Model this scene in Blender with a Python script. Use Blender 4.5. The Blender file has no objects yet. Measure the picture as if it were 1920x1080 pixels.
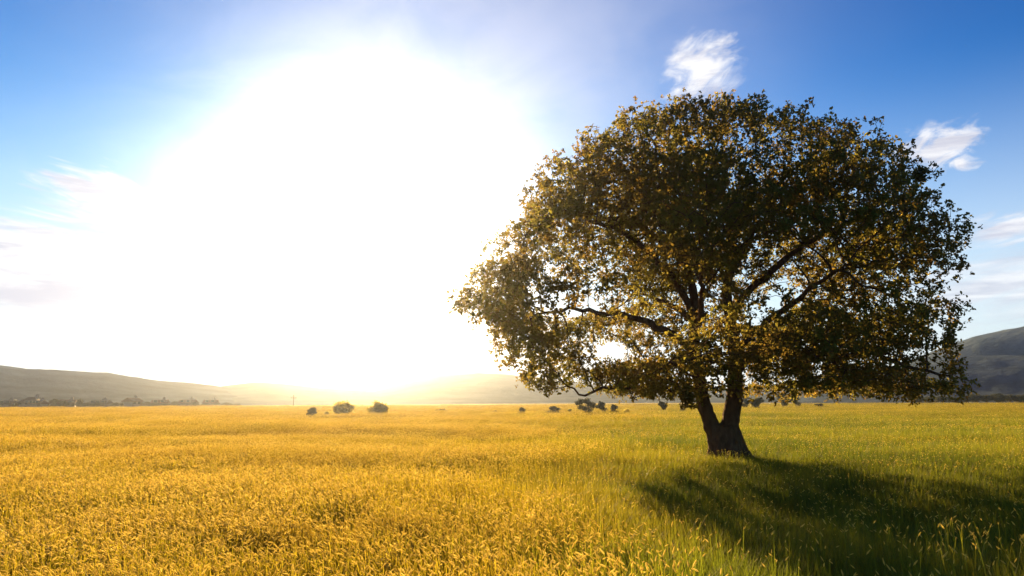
import bpy, math, random
import numpy as np
from mathutils import Vector, Matrix, noise as mn

R = math.radians
scene = bpy.context.scene
col = scene.collection

# ------------------------------------------------------------------ camera
CAM_H = 1.7
PITCH = 9.32
ROLL = 0.30
FPX = 1280.0                       # focal length in pixels of the 1920 px wide photograph
cd = bpy.data.cameras.new('camera')
cd.sensor_width = 36.0
cd.lens = 36.0 * FPX / 1920.0
cd.clip_start = 0.05
cd.clip_end = 6000.0
cam = bpy.data.objects.new('camera', cd)
col.objects.link(cam)
cam.matrix_world = (Matrix.Translation((0, 0, CAM_H)) @ Matrix.Rotation(R(90 + PITCH), 4, 'X')
                    @ Matrix.Rotation(R(-ROLL), 4, 'Z'))
scene.camera = cam
CM = cam.matrix_world.to_3x3()


def ray(px, py):
    return (CM @ Vector(((px - 960) / FPX, (540 - py) / FPX, -1))).normalized()


def on_ground(px, py, z=0.0):
    d = ray(px, py)
    t = (z - CAM_H) / d.z
    return Vector((d.x * t, d.y * t, z))


def at_depth(px, py, Y):
    d = ray(px, py)
    t = Y / d.y
    return Vector((d.x * t, Y, CAM_H + d.z * t))


# ------------------------------------------------------------------ sun and sky
SUN_AZ, SUN_EL = -12.3, 14.0         # degrees right of the view axis, degrees above the horizon
sd = Vector((math.sin(R(SUN_AZ)) * math.cos(R(SUN_EL)), math.cos(R(SUN_AZ)) * math.cos(R(SUN_EL)), math.sin(R(SUN_EL))))
sl = bpy.data.lights.new('sun', 'SUN')
sl.energy = 5.0
sl.angle = R(0.5)
sl.color = (1.0, 0.64, 0.28)
so = bpy.data.objects.new('sun', sl)
col.objects.link(so)
so.rotation_euler = sd.to_track_quat('Z', 'Y').to_euler()

scene.view_settings.view_transform = 'Standard'
scene.view_settings.look = 'None'
scene.view_settings.gamma = 1.0
scene.view_settings.use_curve_mapping = False
scene.view_settings.exposure = 2.0
scene.cycles.volume_bounces = 1
scene.cycles.max_bounces = 8
scene.cycles.transparent_max_bounces = 8
scene.cycles.use_denoising = True

world = bpy.data.worlds.new("World")
scene.world = world
world.use_nodes = True
wt = world.node_tree
wt.nodes.clear()


class NG:
    """small helper to write node trees as expressions"""
    def __init__(s, t):
        s.t = t

    def n(s, typ, **kw):
        x = s.t.nodes.new(typ)
        for k, v in kw.items():
            setattr(x, k, v)
        return x

    def put(s, v, sock):
        if isinstance(v, bpy.types.NodeSocket):
            s.t.links.new(v, sock)
        elif v is not None:
            sock.default_value = v

    def m(s, op, a, b=None, c=None, clamp=False):
        x = s.n('ShaderNodeMath', operation=op)
        x.use_clamp = clamp
        for v, k in zip((a, b, c), x.inputs):
            s.put(v, k)
        return x.outputs[0]

    def ss(s, v, lo, hi, a=0.0, b=1.0):
        x = s.n('ShaderNodeMapRange', interpolation_type='SMOOTHSTEP')
        for q, k in zip((v, lo, hi, a, b), x.inputs):
            s.put(q, k)
        return x.outputs[0]

    def vm(s, op, a, b=None, sc=None):
        x = s.n('ShaderNodeVectorMath', operation=op)
        s.put(a, x.inputs[0])
        if b is not None:
            s.put(b, x.inputs[1])
        if sc is not None:
            s.put(sc, x.inputs['Scale'])
        return x

    def noise(s, vec, scale, detail=4.0, rough=0.5, dist=0.0):
        x = s.n('ShaderNodeTexNoise')
        s.put(vec, x.inputs['Vector'])
        x.inputs['Scale'].default_value = scale
        x.inputs['Detail'].default_value = detail
        x.inputs['Roughness'].default_value = rough
        x.inputs['Distortion'].default_value = dist
        return x.outputs['Fac']

    def mix(s, f, a, b, mode='MIX'):
        x = s.n('ShaderNodeMix', data_type='RGBA', blend_type=mode)
        s.put(f, x.inputs[0])
        s.put(a, x.inputs[6])
        s.put(b, x.inputs[7])
        return x.outputs[2]

    def comb(s, x, y, z):
        c = s.n('ShaderNodeCombineXYZ')
        for v, k in zip((x, y, z), c.inputs):
            s.put(v, k)
        return c.outputs[0]


g = NG(wt)
sky = g.n('ShaderNodeTexSky', sky_type='NISHITA')
sky.sun_disc = False
sky.sun_elevation = R(SUN_EL)
sky.sun_rotation = R(SUN_AZ)
sky.altitude = 200
sky.air_density = 1.0
sky.dust_density = 0.15
sky.ozone_density = 3.0
tc = g.n('ShaderNodeTexCoord')
sep = g.n('ShaderNodeSeparateXYZ')
wt.links.new(tc.outputs['Generated'], sep.inputs[0])
dx, dy, dz = sep.outputs
az = g.m('MULTIPLY', g.m('ARCTAN2', dx, dy), 57.2958)
el = g.m('MULTIPLY', g.m('ARCSINE', dz), 57.2958)


def cloud(px, py, wx, wy, tilt, thr, soft, sx, sy, seed, amp=1.0, rough=0.6):
    """a cloud bank round one direction of the sky: soft mask in azimuth/elevation eaten by noise"""
    d = ray(px, py)
    a0, e0 = math.degrees(math.atan2(d.x, d.y)), math.degrees(math.asin(d.z))
    ua, ue = g.m('SUBTRACT', az, a0), g.m('SUBTRACT', el, e0)
    c, s_ = math.cos(R(tilt)), math.sin(R(tilt))
    u = g.m('ADD', g.m('MULTIPLY', ua, c), g.m('MULTIPLY', ue, s_))
    v = g.m('SUBTRACT', g.m('MULTIPLY', ue, c), g.m('MULTIPLY', ua, s_))
    uu, vv = g.m('DIVIDE', u, wx), g.m('DIVIDE', v, wy)
    r = g.m('SQRT', g.m('ADD', g.m('MULTIPLY', uu, uu), g.m('MULTIPLY', vv, vv)))
    nz = g.noise(g.comb(g.m('MULTIPLY', u, sx), g.m('MULTIPLY', v, sy), seed), 1.0, 6.0, rough, 0.6)
    f = g.m('ADD', g.m('SUBTRACT', 1.0, r), g.m('MULTIPLY', g.m('SUBTRACT', nz, 0.5), 2.4))
    return g.m('MULTIPLY', g.ss(f, thr, thr + soft), amp)


cl = [
    cloud(1318, 135, 3.6, 3.4, 20, 0.0, 0.9, 0.28, 0.6, 3.1, 1.0),
    cloud(1290, 100, 2.6, 1.8, 25, 0.35, 0.9, 0.35, 1.0, 7.7, 0.8),
    cloud(1765, 282, 3.2, 1.9, 5, 0.05, 0.7, 0.4, 0.8, 11.3, 1.0),
    cloud(1740, 245, 2.6, 1.0, 0, 0.4, 0.9, 0.5, 1.2, 17.0, 0.55),
    cloud(1890, 430, 4.0, 1.3, 4, 0.0, 0.8, 0.3, 1.1, 21.0, 0.95),
    cloud(1900, 530, 10.0, 3.0, 8, -0.1, 1.0, 0.12, 0.8, 25.0, 0.8),
    cloud(250, 395, 7.5, 2.4, -14, 0.0, 0.6, 0.16, 0.9, 31.0, 1.0),
    cloud(60, 500, 20.0, 4.2, -6, -0.1, 0.6, 0.09, 0.75, 37.0, 1.0),
    cloud(510, 190, 1.4, 0.6, 0, 0.5, 1.0, 0.6, 1.2, 41.0, 0.4),
]
tot = cl[0]
for c_ in cl[1:]:
    tot = g.m('MAXIMUM', tot, c_)
# thin bright veil of high haze that whitens the sky towards the horizon
dots = g.vm('DOT_PRODUCT', tc.outputs['Generated'], tuple(sd)).outputs['Value']
veil = g.m('MULTIPLY', g.m('MULTIPLY', g.ss(el, 25.0, 0.5), 0.85), g.ss(dots, -0.35, 0.75))
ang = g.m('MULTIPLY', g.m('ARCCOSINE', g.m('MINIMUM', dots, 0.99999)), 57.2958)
# white glow round the sun painted into the sky, edge broken by noise
glow_nz = g.noise(g.comb(g.m('MULTIPLY', g.m('ADD', az, g.m('MULTIPLY', el, 0.5)), 0.075), g.m('MULTIPLY', g.m('SUBTRACT', el, g.m('MULTIPLY', az, 0.25)), 0.17), 8.0), 1.0, 5.0, 0.55, 0.9)
ang = g.m('ADD', ang, g.m('MULTIPLY', g.m('SUBTRACT', 0.5, glow_nz), 10.0))
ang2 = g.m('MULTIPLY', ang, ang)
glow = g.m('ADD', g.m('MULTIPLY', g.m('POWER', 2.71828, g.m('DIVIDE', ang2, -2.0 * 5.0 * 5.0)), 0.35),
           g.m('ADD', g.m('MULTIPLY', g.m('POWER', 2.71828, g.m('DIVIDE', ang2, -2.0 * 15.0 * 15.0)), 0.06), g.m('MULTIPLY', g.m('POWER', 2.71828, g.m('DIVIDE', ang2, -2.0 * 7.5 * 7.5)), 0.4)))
cshade = g.ss(g.noise(g.comb(g.m('MULTIPLY', az, 0.16), g.m('MULTIPLY', el, 0.9), 2.0), 1.0, 5.0, 0.6, 0.5), 0.35, 0.65)
ccol = g.mix(cshade, (1.65, 1.68, 1.95, 1), (2.6, 2.6, 2.65, 1))
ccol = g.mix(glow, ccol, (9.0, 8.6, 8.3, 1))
# deep, polarised-looking blue: contrast curve on the physical sky
deep = g.n('ShaderNodeGamma')
wt.links.new(g.vm('SCALE', sky.outputs[0], sc=0.192).outputs[0], deep.inputs[0])
deep.inputs[1].default_value = 2.2
skyc = g.vm('MULTIPLY', deep.outputs[0], (2.0, 3.6, 3.9)).outputs[0]
skyc = g.vm('DIVIDE', skyc, g.vm('ADD', g.vm('SCALE', skyc, sc=0.2).outputs[0], (1, 1, 1)).outputs[0]).outputs[0]
skyc = g.mix(veil, skyc, (2.35, 2.38, 2.45, 1))
# wide soft lens bloom painted into the sky, up and right of the sun
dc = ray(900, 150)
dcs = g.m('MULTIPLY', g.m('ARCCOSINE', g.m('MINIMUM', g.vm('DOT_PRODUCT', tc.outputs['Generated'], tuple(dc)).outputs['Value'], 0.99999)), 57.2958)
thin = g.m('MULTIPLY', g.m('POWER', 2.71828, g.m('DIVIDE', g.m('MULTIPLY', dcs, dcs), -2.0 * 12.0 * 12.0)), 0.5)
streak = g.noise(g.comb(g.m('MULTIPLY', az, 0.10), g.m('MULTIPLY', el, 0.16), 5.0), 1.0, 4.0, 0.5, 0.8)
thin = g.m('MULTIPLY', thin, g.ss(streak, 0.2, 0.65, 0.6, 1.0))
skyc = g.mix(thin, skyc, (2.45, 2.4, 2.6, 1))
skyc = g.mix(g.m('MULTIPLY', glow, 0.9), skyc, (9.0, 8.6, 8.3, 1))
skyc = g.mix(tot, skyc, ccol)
bg = g.n('ShaderNodeBackground')
wt.links.new(skyc, bg.inputs[0])
bg.inputs[1].default_value = 0.10
wo = g.n('ShaderNodeOutputWorld')
wt.links.new(bg.outputs[0], wo.inputs[0])

# ------------------------------------------------------------------ helpers
rng = np.random.default_rng(7)
random.seed(7)


def tag(o, label=None, cat=None, group=None, kind=None):
    if label: o['label'] = label
    if cat: o['category'] = cat
    if group: o['group'] = group
    if kind: o['kind'] = kind
    return o


def mesh_np(name, V, loops, counts, smooth=False):
    """mesh from numpy vertex rows, flat loop list and per-face vertex counts"""
    me = bpy.data.meshes.new(name)
    V = np.asarray(V, dtype=np.float32)
    loops = np.asarray(loops, dtype=np.int32)
    counts = np.asarray(counts, dtype=np.int32)
    me.vertices.add(len(V))
    me.vertices.foreach_set('co', V.ravel())
    me.loops.add(len(loops))
    me.loops.foreach_set('vertex_index', loops)
    me.polygons.add(len(counts))
    st = np.concatenate(([0], np.cumsum(counts)[:-1])).astype(np.int32)
    me.polygons.foreach_set('loop_start', st)
    me.polygons.foreach_set('loop_total', counts)
    if smooth:
        me.polygons.foreach_set('use_smooth', np.ones(len(counts), dtype=bool))
    me.update(calc_edges=True)
    me.validate()
    return me


class MB:
    """collects faces into one mesh"""
    def __init__(s):
        s.v, s.f = [], []

    def add(s, vs, fs):
        b = len(s.v)
        s.v += [tuple(v) for v in vs]
        s.f += [tuple(b + i for i in f) for f in fs]

    def box(s, x0, x1, y0, y1, z0, z1):
        s.add([(x0, y0, z0), (x1, y0, z0), (x1, y1, z0), (x0, y1, z0), (x0, y0, z1), (x1, y0, z1), (x1, y1, z1), (x0, y1, z1)],
              [(3, 2, 1, 0), (4, 5, 6, 7), (0, 1, 5, 4), (1, 2, 6, 5), (2, 3, 7, 6), (3, 0, 4, 7)])

    def tube(s, pts, rad, n=8, cap=True):
        pts = [Vector(p) for p in pts]
        rings = []
        up = None
        for i, p in enumerate(pts):
            t = (pts[min(i + 1, len(pts) - 1)] - pts[max(i - 1, 0)]).normalized()
            if up is None:
                up = Vector((1, 0, 0)) if abs(t.x) < 0.8 else Vector((0, 1, 0))
            a = (up - t * up.dot(t)).normalized()
            up = a
            b = t.cross(a)
            rings.append([p + (a * math.cos(2 * math.pi * k / n) + b * math.sin(2 * math.pi * k / n)) * rad[i] for k in range(n)])
        fs = []
        for i in range(len(pts) - 1):
            for k in range(n):
                k2 = (k + 1) % n
                fs.append((i * n + k, i * n + k2, (i + 1) * n + k2, (i + 1) * n + k))
        if cap:
            fs.append(tuple(reversed(range(n))))
            fs.append(tuple((len(pts) - 1) * n + k for k in range(n)))
        s.add([v for r in rings for v in r], fs)

    def build(s, name, mat, parent=None, smooth=False):
        me = bpy.data.meshes.new(name)
        me.from_pydata(s.v, [], s.f)
        me.update()
        if smooth:
            for p in me.polygons:
                p.use_smooth = True
        me.materials.append(mat)
        o = bpy.data.objects.new(name, me)
        col.objects.link(o)
        if parent: o.parent = parent
        return o


def empty(name, loc, rz=0.0, sc=1.0):
    o = bpy.data.objects.new(name, None)
    col.objects.link(o)
    o.location = loc
    o.rotation_euler = (0, 0, rz)
    o.scale = (sc, sc, sc) if not hasattr(sc, '__len__') else sc
    return o


def copy_tree(o, parent=None):
    kids = [c for c in bpy.data.objects if c.parent == o]
    c = o.copy()
    col.objects.link(c)
    c.parent = parent
    for k in kids:
        copy_tree(k, c)
    return c


def material(name):
    m = bpy.data.materials.new(name)
    m.use_nodes = True
    m.node_tree.nodes.clear()
    return m, NG(m.node_tree)


def leafy(name, c1, c2, tr, trans=0.5, nscale=0.6, rough=0.55, spec=0.2, varpos=None):
    """diffuse + translucent foliage whose colour wanders with place and from leaf to leaf"""
    m, q = material(name)
    geo = q.n('ShaderNodeNewGeometry')
    n1 = q.noise(geo.outputs['Position'], nscale, 3.0)
    isl = geo.outputs['Random Per Island']
    f = q.m('ADD', q.m('MULTIPLY', q.ss(n1, 0.35, 0.65), 0.6), q.m('MULTIPLY', isl, 0.4))
    cc = q.mix(f, (*c1, 1), (*c2, 1))
    tt = q.mix(f, (*[v * tr for v in c1], 1), (*[v * tr for v in c2], 1))
    d = q.n('ShaderNodeBsdfPrincipled')
    q.put(cc, d.inputs['Base Color'])
    d.inputs['Roughness'].default_value = rough
    d.inputs['Specular IOR Level'].default_value = spec
    t = q.n('ShaderNodeBsdfTranslucent')
    q.put(tt, t.inputs[0])
    mx = q.n('ShaderNodeMixShader')
    mx.inputs[0].default_value = trans
    q.t.links.new(d.outputs[0], mx.inputs[1])
    q.t.links.new(t.outputs[0], mx.inputs[2])
    o = q.n('ShaderNodeOutputMaterial')
    q.t.links.new(mx.outputs[0], o.inputs[0])
    return m


def solid(name, c1, c2, scale=2.0, rough=0.8, bump=0.0, bscale=20.0, spec=0.3, detail=4.0, stretch=None):
    m, q = material(name)
    co = q.n('ShaderNodeNewGeometry').outputs['Position']
    if stretch:
        co = q.vm('MULTIPLY', co, stretch).outputs[0]
    n1 = q.noise(co, scale, detail, 0.6)
    d = q.n('ShaderNodeBsdfPrincipled')
    q.put(q.mix(q.ss(n1, 0.3, 0.7), (*c1, 1), (*c2, 1)), d.inputs['Base Color'])
    d.inputs['Roughness'].default_value = rough
    d.inputs['Specular IOR Level'].default_value = spec
    if bump:
        b = q.n('ShaderNodeBump')
        b.inputs['Strength'].default_value = 1.0
        b.inputs['Distance'].default_value = bump
        q.put(q.noise(co, bscale, 5.0, 0.65), b.inputs['Height'])
        q.t.links.new(b.outputs[0], d.inputs['Normal'])
    o = q.n('ShaderNodeOutputMaterial')
    q.t.links.new(d.outputs[0], o.inputs[0])
    return m


M = {}
M['oak_leaf'] = leafy('oak_leaf', (0.055, 0.035, 0.008), (0.050, 0.053, 0.009), 5.6, 0.52, 0.7, spec=0.08, rough=0.7)  # orange-brown leaf colours stand in for the warm glare over the crown
M['bark'] = solid('bark', (0.065, 0.032, 0.020), (0.12, 0.062, 0.038), 5.0, 0.95, 0.03, 9.0, 0.1, stretch=(2.2, 2.2, 0.5))
M['far_leaf'] = leafy('far_leaf', (0.04, 0.05, 0.02), (0.06, 0.07, 0.025), 1.5, 0.15, 0.2)
M['bush_leaf'] = leafy('bush_leaf', (0.11, 0.10, 0.02), (0.15, 0.13, 0.03), 4.6, 0.7, 0.4)
M['wood'] = solid('wood', (0.09, 0.07, 0.05), (0.14, 0.11, 0.08), 3.0, 0.9, 0.01, 15.0)
M['plaster'] = solid('plaster', (0.16, 0.15, 0.145), (0.22, 0.20, 0.19), 0.6, 0.9)
M['plaster_grey'] = solid('plaster_grey', (0.13, 0.125, 0.13), (0.18, 0.17, 0.17), 0.6, 0.9)
M['roof_tile'] = solid('roof_tile', (0.09, 0.045, 0.035), (0.13, 0.06, 0.045), 1.5, 0.9)
M['roof_dark'] = solid('roof_dark', (0.05, 0.042, 0.04), (0.08, 0.065, 0.06), 1.5, 0.85)
M['glass'] = solid('glass', (0.02, 0.025, 0.03), (0.03, 0.035, 0.04), 1.0, 0.08, spec=0.6)
M['hill_forest'] = solid('hill_forest', (0.035, 0.055, 0.075), (0.075, 0.105, 0.135), 0.05, 0.95, 1.6, 0.25, 0.0, 8.0)  # blue of the distant air put into the forest colour
M['hill_meadow'] = solid('hill_meadow', (0.05, 0.075, 0.09), (0.11, 0.14, 0.15), 0.035, 0.95, 1.3, 0.2, 0.0, 8.0)  # meadow colour tinted with the same airy blue haze


def ground_mat():
    m, q = material('field_soil_and_thatch')
    geo = q.n('ShaderNodeNewGeometry')
    P = geo.outputs['Position']
    P2 = q.vm('MULTIPLY', P, (0.012, 0.05, 0.0)).outputs[0]      # mown swathes lie across the view
    sw = q.noise(P2, 1.0, 5.0, 0.6, 0.4)
    big = q.noise(P, 0.02, 4.0, 0.6)
    fine = q.noise(P, 3.0, 6.0, 0.7)
    se = q.n('ShaderNodeSeparateXYZ')
    q.put(P, se.inputs[0])
    dist = q.vm('LENGTH', P).outputs['Value']
    side = q.ss(q.m('DIVIDE', se.outputs[0], q.m('MAXIMUM', dist, 1.0)), -0.15, 0.55)
    gold = q.mix(q.ss(sw, 0.38, 0.62), (0.20, 0.15, 0.014, 1), (0.42, 0.33, 0.04, 1))
    green = q.mix(q.ss(sw, 0.38, 0.62), (0.11, 0.10, 0.010, 1), (0.24, 0.20, 0.026, 1))
    far = q.mix(q.m('ADD', q.m('MULTIPLY', side, 0.6), q.m('MULTIPLY', q.ss(big, 0.4, 0.6), 0.35)), gold, green)
    near = q.mix(q.ss(fine, 0.35, 0.65), (0.035, 0.03, 0.012, 1), (0.075, 0.065, 0.02, 1))
    c = q.mix(q.ss(dist, 40.0, 130.0), near, far)
    d = q.n('ShaderNodeBsdfPrincipled')
    q.put(c, d.inputs['Base Color'])
    d.inputs['Roughness'].default_value = 0.9
    d.inputs['Specular IOR Level'].default_value = 0.1
    b = q.n('ShaderNodeBump')
    b.inputs['Strength'].default_value = 0.6
    b.inputs['Distance'].default_value = 0.15
    q.put(fine, b.inputs['Height'])
    q.t.links.new(b.outputs[0], d.inputs['Normal'])
    o = q.n('ShaderNodeOutputMaterial')
    q.t.links.new(d.outputs[0], o.inputs[0])
    return m


M['ground'] = ground_mat()


def grass_mat(name, c1, c2, dry1, dry2, tr, trans):
    m, q = material(name)
    geo = q.n('ShaderNodeNewGeometry')
    oi = q.n('ShaderNodeObjectInfo')
    P = geo.outputs['Position']
    n1 = q.ss(q.noise(q.vm('MULTIPLY', P, (0.5, 1.0, 0.0)).outputs[0], 0.16, 4.0, 0.6), 0.40, 0.60)
    n2 = q.ss(q.noise(q.vm('MULTIPLY', P, (0.35, 0.8, 0.0)).outputs[0], 0.3, 3.0, 0.5), 0.5, 0.68)
    se = q.n('ShaderNodeSeparateXYZ')
    q.put(P, se.inputs[0])
    dist = q.vm('LENGTH', P).outputs['Value']
    side = q.ss(q.m('DIVIDE', se.outputs[0], q.m('MAXIMUM', dist, 1.0)), -0.12, 0.34)
    green = q.mix(q.m('ADD', q.m('MULTIPLY', n1, 0.4), q.m('MULTIPLY', geo.outputs['Random Per Island'], 0.6)), (*c1, 1), (*c2, 1))
    dry = q.mix(geo.outputs['Random Per Island'], (*dry1, 1), (*dry2, 1))
    n3 = q.ss(q.noise(q.vm('MULTIPLY', P, (0.22, 0.7, 0.0)).outputs[0], 0.33, 4.0, 0.6), 0.46, 0.62)
    dry = q.mix(q.m('MULTIPLY', n3, 0.65), dry, (0.16, 0.085, 0.012, 1))
    f = q.m('SUBTRACT', q.m('ADD', q.m('MULTIPLY', q.m('SUBTRACT', 1.0, side), 0.70), q.m('MULTIPLY', n1, 0.22)), q.m('MULTIPLY', n2, 0.45))
    f = q.m('ADD', f, q.m('MULTIPLY', q.m('SUBTRACT', oi.outputs['Random'], 0.5), 0.4), clamp=True)
    f = q.m('ADD', f, q.ss(dist, 25.0, 110.0, 0.0, 0.35), clamp=True)
    c = q.mix(f, green, dry)
    d = q.n('ShaderNodeBsdfPrincipled')
    q.put(c, d.inputs['Base Color'])
    d.inputs['Roughness'].default_value = 0.6
    d.inputs['Specular IOR Level'].default_value = 0.15
    t = q.n('ShaderNodeBsdfTranslucent')
    q.put(q.vm('SCALE', c, sc=tr).outputs[0], t.inputs[0])
    mx = q.n('ShaderNodeMixShader')
    mx.inputs[0].default_value = trans
    q.t.links.new(d.outputs[0], mx.inputs[1])
    q.t.links.new(t.outputs[0], mx.inputs[2])
    o = q.n('ShaderNodeOutputMaterial')
    q.t.links.new(mx.outputs[0], o.inputs[0])
    return m


M['blade'] = grass_mat('grass_blade', (0.030, 0.050, 0.0045), (0.155, 0.185, 0.012), (0.155, 0.12, 0.007), (0.37, 0.29, 0.017), 1.8, 0.5)
M['seed'] = leafy('seed_head', (0.48, 0.37, 0.06), (0.66, 0.54, 0.14), 1.4, 0.5, 0.3)

# ------------------------------------------------------------------ ground
V, F = [], []
rad = [0, 4, 8, 14, 22, 35, 55, 85, 130, 200, 320, 440, 660]
NA = 96
V.append((0, 0, 0))
for r_ in rad[1:]:
    for k in range(NA):
        a = 2 * math.pi * k / NA
        V.append((r_ * math.sin(a), r_ * math.cos(a), 0))
for k in range(NA):
    F.append((0, 1 + (k + 1) % NA, 1 + k))
for i in range(len(rad) - 2):
    for k in range(NA):
        k2 = (k + 1) % NA
        a, b = 1 + i * NA, 1 + (i + 1) * NA
        F.append((a + k, a + k2, b + k2, b + k))
mb = MB(); mb.add(V, F)
gr = mb.build('ground', M['ground'])
tag(gr, 'flat grassy meadow floor reaching to the foot of the hills', None, None, 'structure')


# ------------------------------------------------------------------ hills
def hill(name, pts, dist, foot, mat, label, rough=1.0, seed=0, back=110):
    """a range of hills: crest line read as directions, given its own distance and real height"""
    azs, els = [], []
    for px, py in pts:
        d = ray(px, py)
        azs.append(math.degrees(math.atan2(d.x, d.y)))
        els.append(math.degrees(math.asin(d.z)))
    a0, a1 = azs[0], azs[-1]
    NX, NY = int((a1 - a0) * 8) + 2, 30
    vs, fs = [], []
    for j in range(NY + 1):
        t = j / NY
        for i in range(NX + 1):
            a = a0 + (a1 - a0) * i / NX
            e = np.interp(a, azs, els)
            H = dist * math.tan(R(e)) + CAM_H
            if t <= 0.8:
                s_ = t / 0.8
                rr = foot + (dist - foot) * s_
                h = H * (0.5 - 0.5 * math.cos(math.pi * s_)) if s_ < 1 else H
            else:
                s_ = (t - 0.8) / 0.2
                rr = dist + back * s_ * 0.3
                h = H * (1 - s_ * s_)
            x, y = rr * math.sin(R(a)), rr * math.cos(R(a))
            nz = mn.fractal(Vector((x * 0.02, y * 0.02, seed)), 1.0, 2.0, 5) * 1.8 * rough
            nz += mn.noise(Vector((x * 0.15, y * 0.15, seed))) * 0.6 * rough
            k = min(1, max(0, H) / 20) * min(1.0, 4 * t)
            vs.append((x, y, max(-0.5, h) + nz * k if t > 0 else -0.5))
    for j in range(NY):
        for i in range(NX):
            b = j * (NX + 1) + i
            fs.append((b, b + 1, b + NX + 2, b + NX + 1))
    m = MB(); m.add(vs, fs)
    o = m.build(name, mat, smooth=True)
    return tag(o, label, None, None, 'structure')


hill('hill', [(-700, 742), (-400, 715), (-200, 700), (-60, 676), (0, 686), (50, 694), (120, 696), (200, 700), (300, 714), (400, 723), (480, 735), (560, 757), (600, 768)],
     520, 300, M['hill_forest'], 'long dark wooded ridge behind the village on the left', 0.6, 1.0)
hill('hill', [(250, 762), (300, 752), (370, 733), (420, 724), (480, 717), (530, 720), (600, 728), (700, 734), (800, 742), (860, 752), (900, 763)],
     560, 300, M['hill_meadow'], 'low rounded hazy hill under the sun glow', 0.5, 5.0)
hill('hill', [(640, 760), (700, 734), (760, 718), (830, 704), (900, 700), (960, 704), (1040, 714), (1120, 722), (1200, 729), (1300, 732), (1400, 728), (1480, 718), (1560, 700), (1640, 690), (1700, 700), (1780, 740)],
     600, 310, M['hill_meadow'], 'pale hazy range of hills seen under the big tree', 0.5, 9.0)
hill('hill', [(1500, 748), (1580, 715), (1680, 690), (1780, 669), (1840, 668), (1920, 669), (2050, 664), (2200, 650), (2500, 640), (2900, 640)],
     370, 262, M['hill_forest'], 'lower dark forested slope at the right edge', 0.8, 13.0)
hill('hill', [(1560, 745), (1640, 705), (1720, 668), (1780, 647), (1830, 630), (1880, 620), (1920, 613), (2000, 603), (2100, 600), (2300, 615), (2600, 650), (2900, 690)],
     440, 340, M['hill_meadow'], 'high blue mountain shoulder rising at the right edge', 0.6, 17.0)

# ------------------------------------------------------------------ the big tree
TY = 18.9
TB = on_ground(1365, 862)
TB = Vector((TB.x * TY / TB.y, TY, 0))


def T(px, py, dyo=0.0):
    """a point of the tree in its own frame (origin at the trunk's foot)"""
    p = at_depth(px, py, TY)
    return Vector((p.x - TB.x, dyo, p.z))


oak = empty('oak_tree', TB)
tag(oak, 'large lone oak with forked dark trunk and wide domed backlit crown in the meadow', 'tree')

# hand-laid limbs: (points (px, py, depth offset), start radius, end radius, on_trunk)
limbs = [
    ([(1366, 880, 0), (1360, 842, 0), (1352, 806, 0)], 0.46, 0.36, 1),
    ([(1347, 838, 0), (1332, 792, 0), (1315, 740, 0), (1308, 680, 0.05), (1303, 630, 0.1), (1304, 580, 0.0), (1292, 520, -0.1), (1272, 450, -0.2), (1250, 380, 0.0), (1235, 310, 0.2)], 0.27, 0.06, 1),
    ([(1361, 838, 0), (1370, 790, 0), (1377, 740, 0), (1378, 670, 0), (1374, 610, 0.1), (1366, 540, 0.2), (1372, 470, 0.0), (1360, 390, -0.1), (1345, 300, 0.2)], 0.31, 0.06, 1),
    ([(1377, 700, 0), (1405, 668, 0.1), (1450, 622, 0.3), (1500, 585, 0.7), (1560, 560, 0.9), (1640, 525, 1.2)], 0.24, 0.04, 0),
    ([(1440, 632, 0.3), (1490, 628, -0.3), (1560, 650, -0.8), (1640, 690, -1.5), (1710, 715, -1.9)], 0.14, 0.03, 0),
    ([(1312, 726, 0), (1275, 734, -0.1), (1230, 729, -0.3), (1180, 724, -0.5), (1140, 730, -0.7), (1080, 738, -1.0)], 0.12, 0.03, 0),
    ([(1306, 665, 0), (1268, 630, 0.2), (1220, 600, 0.5), (1150, 580, 0.9), (1060, 570, 1.2), (985, 590, 1.5)], 0.17, 0.03, 0),
    ([(1303, 600, 0), (1265, 545, -0.5), (1205, 490, -1.1), (1130, 450, -1.5), (1050, 430, -1.7)], 0.16, 0.03, 0),
    ([(1370, 590, 0), (1410, 535, -0.5), (1470, 480, -1.0), (1550, 440, -1.4), (1640, 420, -1.6)], 0.17, 0.03, 0),
    ([(1368, 520, 0), (1410, 450, 0.6), (1470, 385, 1.2), (1540, 340, 1.4)], 0.13, 0.03, 0),
    ([(1285, 495, 0), (1235, 430, 0.8), (1170, 370, 1.5), (1110, 320, 1.8)], 0.13, 0.03, 0),
    ([(1305, 650, 0), (1290, 610, -1.2), (1270, 570, -2.6), (1240, 540, -4.2)], 0.15, 0.03, 0),
    ([(1377, 660, 0), (1400, 620, -1.2), (1430, 580, -2.6), (1450, 550, -4.3)], 0.15, 0.03, 0),
    ([(1304, 610, 0), (1295, 570, 1.3), (1260, 530, 2.8), (1230, 500, 4.4)], 0.15, 0.03, 0),
    ([(1375, 620, 0), (1395, 590, 1.4), (1430, 550, 3.0), (1480, 520, 4.6)], 0.15, 0.03, 0),
    ([(1377, 690, 0), (1385, 672, -1.2), (1405, 668, -2.6), (1430, 690, -4.2)], 0.11, 0.025, 0),
    ([(1310, 700, 0), (1295, 680, 1.2), (1270, 672, 2.8), (1250, 680, 4.4)], 0.11, 0.025, 0),
    ([(1310, 690, 0), (1280, 675, -1.4), (1240, 680, -2.9), (1190, 700, -4.0)], 0.11, 0.025, 0),
    ([(1378, 650, 0), (1430, 600, 1.8), (1510, 600, 3.2), (1600, 640, 4.0)], 0.12, 0.025, 0),
]
STEP = 0.22
pos, par, rmin, owner = [], [], [], []      # owner: -1 trunk, else limb number
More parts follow.
